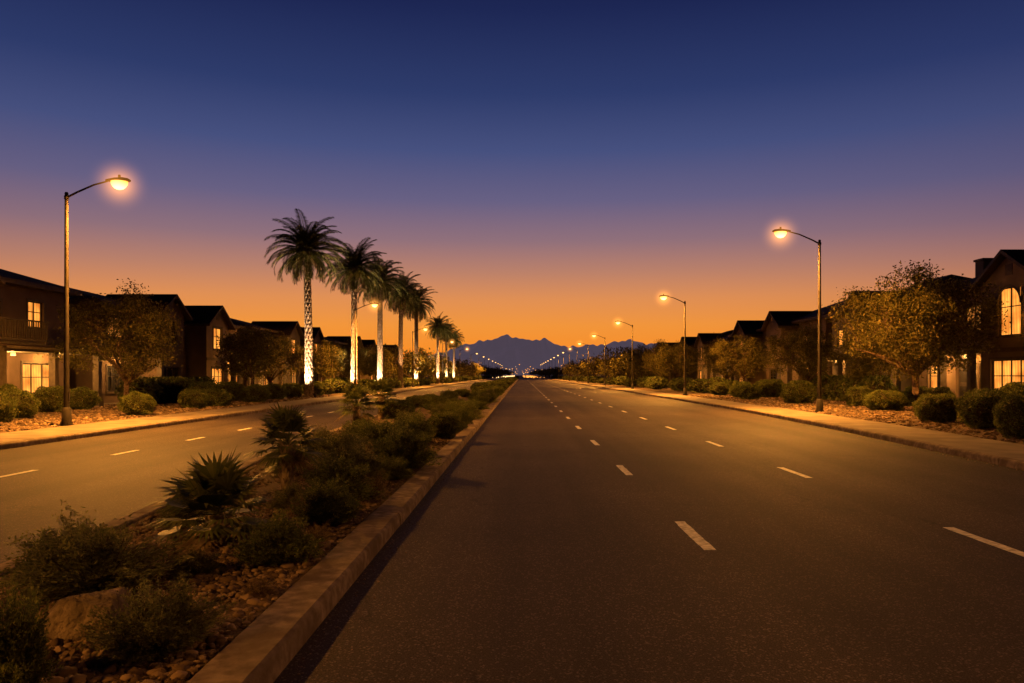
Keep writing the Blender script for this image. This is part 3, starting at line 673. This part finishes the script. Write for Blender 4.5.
# ------------------------------------------------------------ houses
def house(loc,side,Wd,seed,bx,bw,E=5.7,D=11,lit=.25,up=None,low=None,arch=False,porchlit=False,baywin=None,rise=2.0,stuc=None,fit=1.0):
    r=random.Random(seed); e=empty('stucco_house',loc,math.pi/2 if side<0 else -math.pi/2)
    wl,rf,tr,wn=MB(),MB(),MB(),MB(); stuc=stuc or STUCCO[seed%4]
    def lm(kind=None):
        if kind is not None: return kind
        q=r.random(); return 1 if q<lit*.6 else (2 if q<lit*1.3 else 0)
    def wall(o,u,L,H,ops,z0=0):
        o=Vector(o);u=Vector(u);nrm=Vector((u.y,-u.x,0)); Z=Vector((0,0,1))
        us=sorted(set([0,L]+[a for q in ops for a in (q[0],q[2])])); vs=sorted(set([z0,H]+[a for q in ops for a in (q[1],q[3])]))
        P=lambda a,b,d=0:o+u*a+Z*b+nrm*d
        for i in range(len(us)-1):
            for j in range(len(vs)-1):
                cu,cv=(us[i]+us[i+1])/2,(vs[j]+vs[j+1])/2
                if any(q[0]<cu<q[2] and q[1]<cv<q[3] for q in ops): continue
                wl.poly([P(us[i],vs[j]),P(us[i+1],vs[j]),P(us[i+1],vs[j+1]),P(us[i],vs[j+1])])
        def ob(mb,a0,a1,b0,b1,d0,d1,mat=0):
            c=[P(a,b,d) for d in (d0,d1) for b in (b0,b1) for a in (a0,a1)]
            mb.add(c,[(0,1,3,2),(4,6,7,5),(0,4,5,1),(2,3,7,6),(0,2,6,4),(1,5,7,3)],mat)
        for q in ops:
            a0,b0,a1,b1=q[:4]; k=q[4]; ar=len(q)>5 and q[5]; dp=-.16
            for s in ([(a0,b0),(a1,b0)],[(a1,b0),(a1,b1)],[(a1,b1),(a0,b1)],[(a0,b1),(a0,b0)]):
                wl.poly([P(*s[0]),P(*s[1]),P(*s[1],dp),P(*s[0],dp)])
            if k=='door':
                ob(tr,a0,a1,b0,b1,dp-.06,dp,0); 
                for (c0,c1) in ((.12,.45),(.55,.9)):
                    ob(wn,a0+.15,a1-.15,b0+(b1-b0)*c0,b0+(b1-b0)*c1,dp+.002,dp+.02,3)
                continue
            wn.poly([P(a0,b0,dp+.02),P(a1,b0,dp+.02),P(a1,b1,dp+.02),P(a0,b1,dp+.02)],k)
            fw=.06
            ob(wn,a0,a0+fw,b0,b1,dp+.025,dp+.08,3); ob(wn,a1-fw,a1,b0,b1,dp+.025,dp+.08,3)
            ob(wn,a0+fw,a1-fw,b0,b0+fw,dp+.025,dp+.08,3); ob(wn,a0+fw,a1-fw,b1-fw,b1,dp+.025,dp+.08,3)
            nv=max(1,round((a1-a0)/.75))
            for i in range(1,nv):
                c=a0+(a1-a0)*i/nv; ob(wn,c-.025,c+.025,b0+fw,b1-fw,dp+.025,dp+.07,3)
            if b1-b0>1.0:
                c=b0+(b1-b0)*.6; ob(wn,a0+fw,a1-fw,c-.02,c+.02,dp+.027,dp+.065,3)
            ob(tr,a0-.1,a1+.1,b0-.1,b0,-.0,.07,0)
            if not ar:
                ob(tr,a0-.1,a1+.1,b1,b1+.12,.0,.05,0)
                ob(tr,a0-.1,a0,b0,b1,0,.04,0); ob(tr,a1,a1+.1,b0,b1,0,.04,0)
            else:
                R=(a1-a0)/2; cx=(a0+a1)/2; cy=b1-R
                for s in (-1,1):
                    pts=[P(cx+s*R,b1,.012)]+[P(cx+s*R*math.cos(t),cy+R*math.sin(t),.012) for t in np.linspace(0,math.pi/2,10)]
                    wl.poly(pts)
                for i in range(16):
                    t0,t1=math.pi*i/16,math.pi*(i+1)/16
                    pts=[P(cx+math.cos(t)*q_,cy+math.sin(t)*q_,.05) for t,q_ in ((t0,R),(t1,R),(t1,R+.12),(t0,R+.12))]
                    tr.poly(pts)
                    pts=[P(cx+math.cos(t)*R,cy+math.sin(t)*R,q_) for t,q_ in ((t0,.05),(t1,.05),(t1,.0),(t0,.0))]; tr.poly(pts)
    p=1.5
    segs=[(0,bx),(bx+bw,Wd)]
    if up is None:
        up=[]
        for a,b in segs:
            n=int((b-a)/2.8)
            for i in range(n):
                c=a+(b-a)*(i+.5)/n; w=r.choice([1.1,1.5,1.8])/2; up.append((c-w,3.9,c+w,5.1,lm()))
    if low is None:
        low=[]
        for a,b in segs:
            n=int((b-a)/3.0)
            for i in range(n):
                c=a+(b-a)*(i+.5)/n
                if i==0 and b==Wd: low.append((c-.5,.05,c+.5,2.2,'door'))
                else:
                    w=r.choice([1.5,1.9])/2; low.append((c-w,.7,c+w,2.2,lm()))
    def clip(ops,a,b): return [(q[0]-a,q[1],q[2]-a,q[3],*q[4:]) for q in ops if q[0]>a+.05 and q[2]<b-.05]
    for a,b in segs:
        if b-a>.3: wall((a,0,0),(1,0,0),b-a,E,clip(up+low,a,b))
    bE=E-.15
    if baywin is None: baywin=[(bw/2-.8,3.6,bw/2+.8,5.2,lm()),(bw/2-1.1,.6,bw/2+1.1,2.2,lm())]
    wall((bx,-p,0),(1,0,0),bw,bE,baywin)
    wall((bx+bw,-p,0),(0,1,0),p,bE,[]); wall((bx,0,0),(0,-1,0),p,bE,[])
    gr=bw/2*.62; wl.poly([(bx,-p,bE),(bx+bw,-p,bE),(bx+bw/2,-p,bE+gr)])
    tr.box((bx+bw/2-.25,-p-.03,bE+.35),(bx+bw/2+.25,-p-.002,bE+.85))
    sw=lambda:[(2,3.9,3.2,5.1,lm()),(6.5,3.9,7.9,5.1,lm()),(3.2,.9,4.6,2.2,lm())]
    wall((0,D,0),(0,-1,0),D,E,sw()); wall((Wd,0,0),(0,1,0),D,E,sw()); wall((Wd,D,0),(-1,0,0),Wd,E,[(2,3.9,3.5,5.1,0),(7,3.9,8.5,5.1,0),(3,.6,5,2.2,0)])
    o=.55; hi=min(D/2,Wd/2-.5); A=[(-o,-o,E),(Wd+o,-o,E),(Wd+o,D+o,E),(-o,D+o,E)]
    r1=(hi*.85,D/2,E+rise+.3); r2=(Wd-hi*.85,D/2,E+rise+.3)
    A2=[(x,y,z+.22) for x,y,z in A]
    rf.poly([A2[0],A2[1],r2,r1]); rf.poly([A2[2],A2[3],r1,r2]); rf.poly([A2[1],A2[2],r2]); rf.poly([A2[3],A2[0],r1])
    for i in range(4): rf.poly([A[i],A[(i+1)%4],A2[(i+1)%4],A2[i]],1)
    rf.poly(A[::-1],1)
    ov=.4; yb=2.6; g0=bE-.62*ov; zr=bE+gr+.02
    t=.18
    for s in (-1,1):
        xe=bx+bw/2+s*(bw/2+ov); xm=bx+bw/2
        q=[(xe,-p-ov,g0),(xm,-p-ov,zr),(xm,yb,zr),(xe,yb,g0)]; q2=[(a,b,c+t) for a,b,c in q]
        rf.poly(q2); rf.poly(q[::-1],1); rf.poly([q[0],q[1],q2[1],q2[0]],1); rf.poly([q[0],q[3],q2[3],q2[0]],1)
    tr.box((bx-.04,-p-.05,0),(bx+bw+.04,-p-.004,.55)); tr.box((bx-.06,-p-.06,2.75),(bx+bw+.06,-p-.003,2.95))
    a,b=(bx+bw+.05,Wd-.1) if Wd-bx-bw>bx else (.1,bx-.05)
    tr.box((a,-2.0,2.72),(b,-.003,2.92)); rf.poly([(a-.0,-2.2,2.94),(b,-2.2,2.94),(b,-.01,3.25),(a,-.01,3.25)]); rf.poly([(a,-2.2,2.94),(b,-2.2,2.94),(b,-2.2,2.82),(a,-2.2,2.82)],1)
    rf.poly([(a,-2.2,2.94),(a,-.01,2.94),(a,-.01,3.25)],1); rf.poly([(b,-2.2,2.94),(b,-.01,2.94),(b,-.01,3.25)],1)
    n=max(2,int((b-a)/2.6)+1)
    for i in range(n):
        c=a+.2+(b-a-.4)*i/(n-1); tr.box((c-.15,-1.95,.1),(c+.15,-1.65,2.718)); tr.box((c-.22,-2.02,.02),(c+.22,-1.58,.7))
    tr.box((a,-2.1,-.1),(b,-.004,.045))
    if seed%2==0:
        a2,b2=a+.2,min(b-.2,a+4.2)
        tr.box((a2,-1.35,4.15),(b2,-1.28,4.22)); tr.box((a2,-1.35,3.25),(b2,-1.28,3.32)); tr.box((a2,-1.3,3.0),(b2,-.005,3.18))
        x=a2
        while x<b2: tr.box((x,-1.34,3.32),(x+.035,-1.30,4.15)); x+=.16
    if seed%3==0:
        wl.box((Wd*.7,D*.6,E+.5),(Wd*.7+.9,D*.6+.7,E+rise+1.0)); tr.box((Wd*.7-.08,D*.6-.08,E+rise+1.0),(Wd*.7+.98,D*.6+.78,E+rise+1.14))
    wl.obj('walls',[stuc],e); rf.obj('roof',[M_rooftile,M_trim],e); tr.obj('trim',[M_trim],e); wn.obj('windows',[G_dark,G_lit,G_dim,M_frame],e)
    if porchlit:
        for c in ([a+(b-a)*.3,a+(b-a)*.72] if porchlit>1 else [a+(b-a)*.5]):
            sm=MB(); sm.tube([(c,-.9,2.70),(c,-.9,2.56)],[.09,.11],12,0); sm.obj('porch_light',[M_porch],e)
            l=bpy.data.lights.new('porch_bulb','POINT'); l.energy=300; l.color=(1,.42,.08); l.shadow_soft_size=.1
            q=bpy.data.objects.new('porch_bulb',l); scene.collection.objects.link(q); q.parent=e; q.location=(c,-.9,2.45)
    return e
house((-24,26.3,.12),-1,13.2,2,1.2,4.2,up=[(6.6,3.9,8.2,5.1,0),(10.1,4.0,11.3,5.3,1)],low=[(6.3,.05,7.3,2.2,'door'),(9.7,.55,12.2,2.25,1)],porchlit=2,rise=1.9,E=5.9,stuc=STUCCO[1])
house((-24,42.3,.12),-1,8.8,5,4.0,3.6,lit=.3,rise=1.4,porchlit=1)
house((-24.3,53,.12),-1,11,6,1.2,4,lit=.5,E=5.6,porchlit=1,rise=1.4)
house((-24,66,.12),-1,11.5,7,6,4,lit=.5,rise=1.5,porchlit=1)
house((-24.3,80,.12),-1,12,8,1.2,4,lit=.5,rise=1.5,porchlit=1)
house((-24,94.5,.12),-1,12,9,6,4,lit=.5,rise=1.5)
house((-24,109,.12),-1,12,10,1.5,4,lit=.5,rise=1.5)
house((-24,124,.12),-1,12,12,6,4,lit=.5,rise=1.5)
house((24,45.3,.12),1,14.6,14,8.5,4.3,E=6.1,lit=.5,up=[(1.2,4.0,2.4,5.4,1),(4.6,4.0,6.2,5.4,2)],low=[(1.0,.6,2.8,2.3,1),(3.8,.05,5.0,2.3,'door'),(5.8,.6,7.8,2.3,1)],
      baywin=[(1.35,3.5,2.95,5.75,1,True),(.8,.5,3.5,2.4,1)],porchlit=2,rise=2.1,stuc=STUCCO[0])
house((24,58,.12),1,10.5,15,5.8,3.8,E=6.1,lit=.45,rise=2.2,porchlit=1)
house((24.3,71.5,.12),1,11.5,16,1.5,4,lit=.5,E=6.2,porchlit=1,rise=2.2)
house((24,85,.12),1,11.5,17,6,4,lit=.5,E=6.0,porchlit=1)
house((24.2,98.5,.12),1,11.5,18,1.5,4,lit=.5,porchlit=1)
house((24,112,.12),1,11.5,19,6,4,lit=.5)
house((24,126,.12),1,11.5,20,1.5,4,lit=.5)

# ------------------------------------------------------------ mountains
def mountains():
    mb=MB(); D0=4200
    sky=[(-700,20),(-560,60),(-430,92),(-300,132),(-215,168),(-150,190),(-110,188),(-75,202),(-40,208),(-5,198),(40,188),(75,196),(120,182),(170,166),(230,162),(300,172),(380,180),(450,174),(520,166),(620,152),(760,128),(900,98),(1100,66),(1500,25)]
    xs=np.linspace(-1700,2600,520); H=np.interp(xs,[a*1.5 for a,b in sky],[b*1.06 for a,b in sky])
    for k in range(1,7):
        H+= np.minimum(H*.05,8/k**.7)*np.sin(xs*.009*k**1.6+k*2.3)
    nd=40;V=[];F=[]
    for j in range(nd):
        t=j/(nd-1); prof=1-abs(t-.5)*2
        for i,x in enumerate(xs):
            rg=abs(math.sin(x*.012+math.sin(t*9)*1.1))*.5+abs(math.sin(x*.031+t*5))*.25
            h=H[i]*(prof**.8)*(1-(1-prof)*rg*.9)
            V.append((x,D0+(t-.5)*1900,h-1))
    n=len(xs)
    for j in range(nd-1):
        for i in range(n-1): k=j*n+i; F.append((k,k+1,k+n+1,k+n))
    mb.add(V,F,0,True)
    m,nt,b=newmat('hazy_mountain_rock'); tc=N(nt,'ShaderNodeTexCoord'); nn=N(nt,'ShaderNodeTexNoise'); nn.inputs['Scale'].default_value=.01; nn.inputs['Detail'].default_value=8
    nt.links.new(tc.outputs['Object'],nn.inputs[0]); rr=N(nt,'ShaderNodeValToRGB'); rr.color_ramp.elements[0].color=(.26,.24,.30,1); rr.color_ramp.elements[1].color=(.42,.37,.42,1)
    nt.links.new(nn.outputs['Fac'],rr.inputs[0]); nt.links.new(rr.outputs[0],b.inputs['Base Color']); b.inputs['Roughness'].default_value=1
    b.inputs['Emission Color'].default_value=(.68,.50,.70,1); b.inputs['Emission Strength'].default_value=.10   # dusk haze painted in as self-glow, over a paler bluish rock
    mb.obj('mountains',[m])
mountains()

# ------------------------------------------------------------ camera
cd=bpy.data.cameras.new('camera'); cam=bpy.data.objects.new('camera',cd); scene.collection.objects.link(cam)
cam.location=(0,0,1.8); cam.rotation_euler=(math.radians(90),0,0)
cd.sensor_width=36; cd.lens=26.37; cd.shift_x=-.0098; cd.shift_y=.0327; cd.clip_end=20000; cd.clip_start=.05
scene.camera=cam
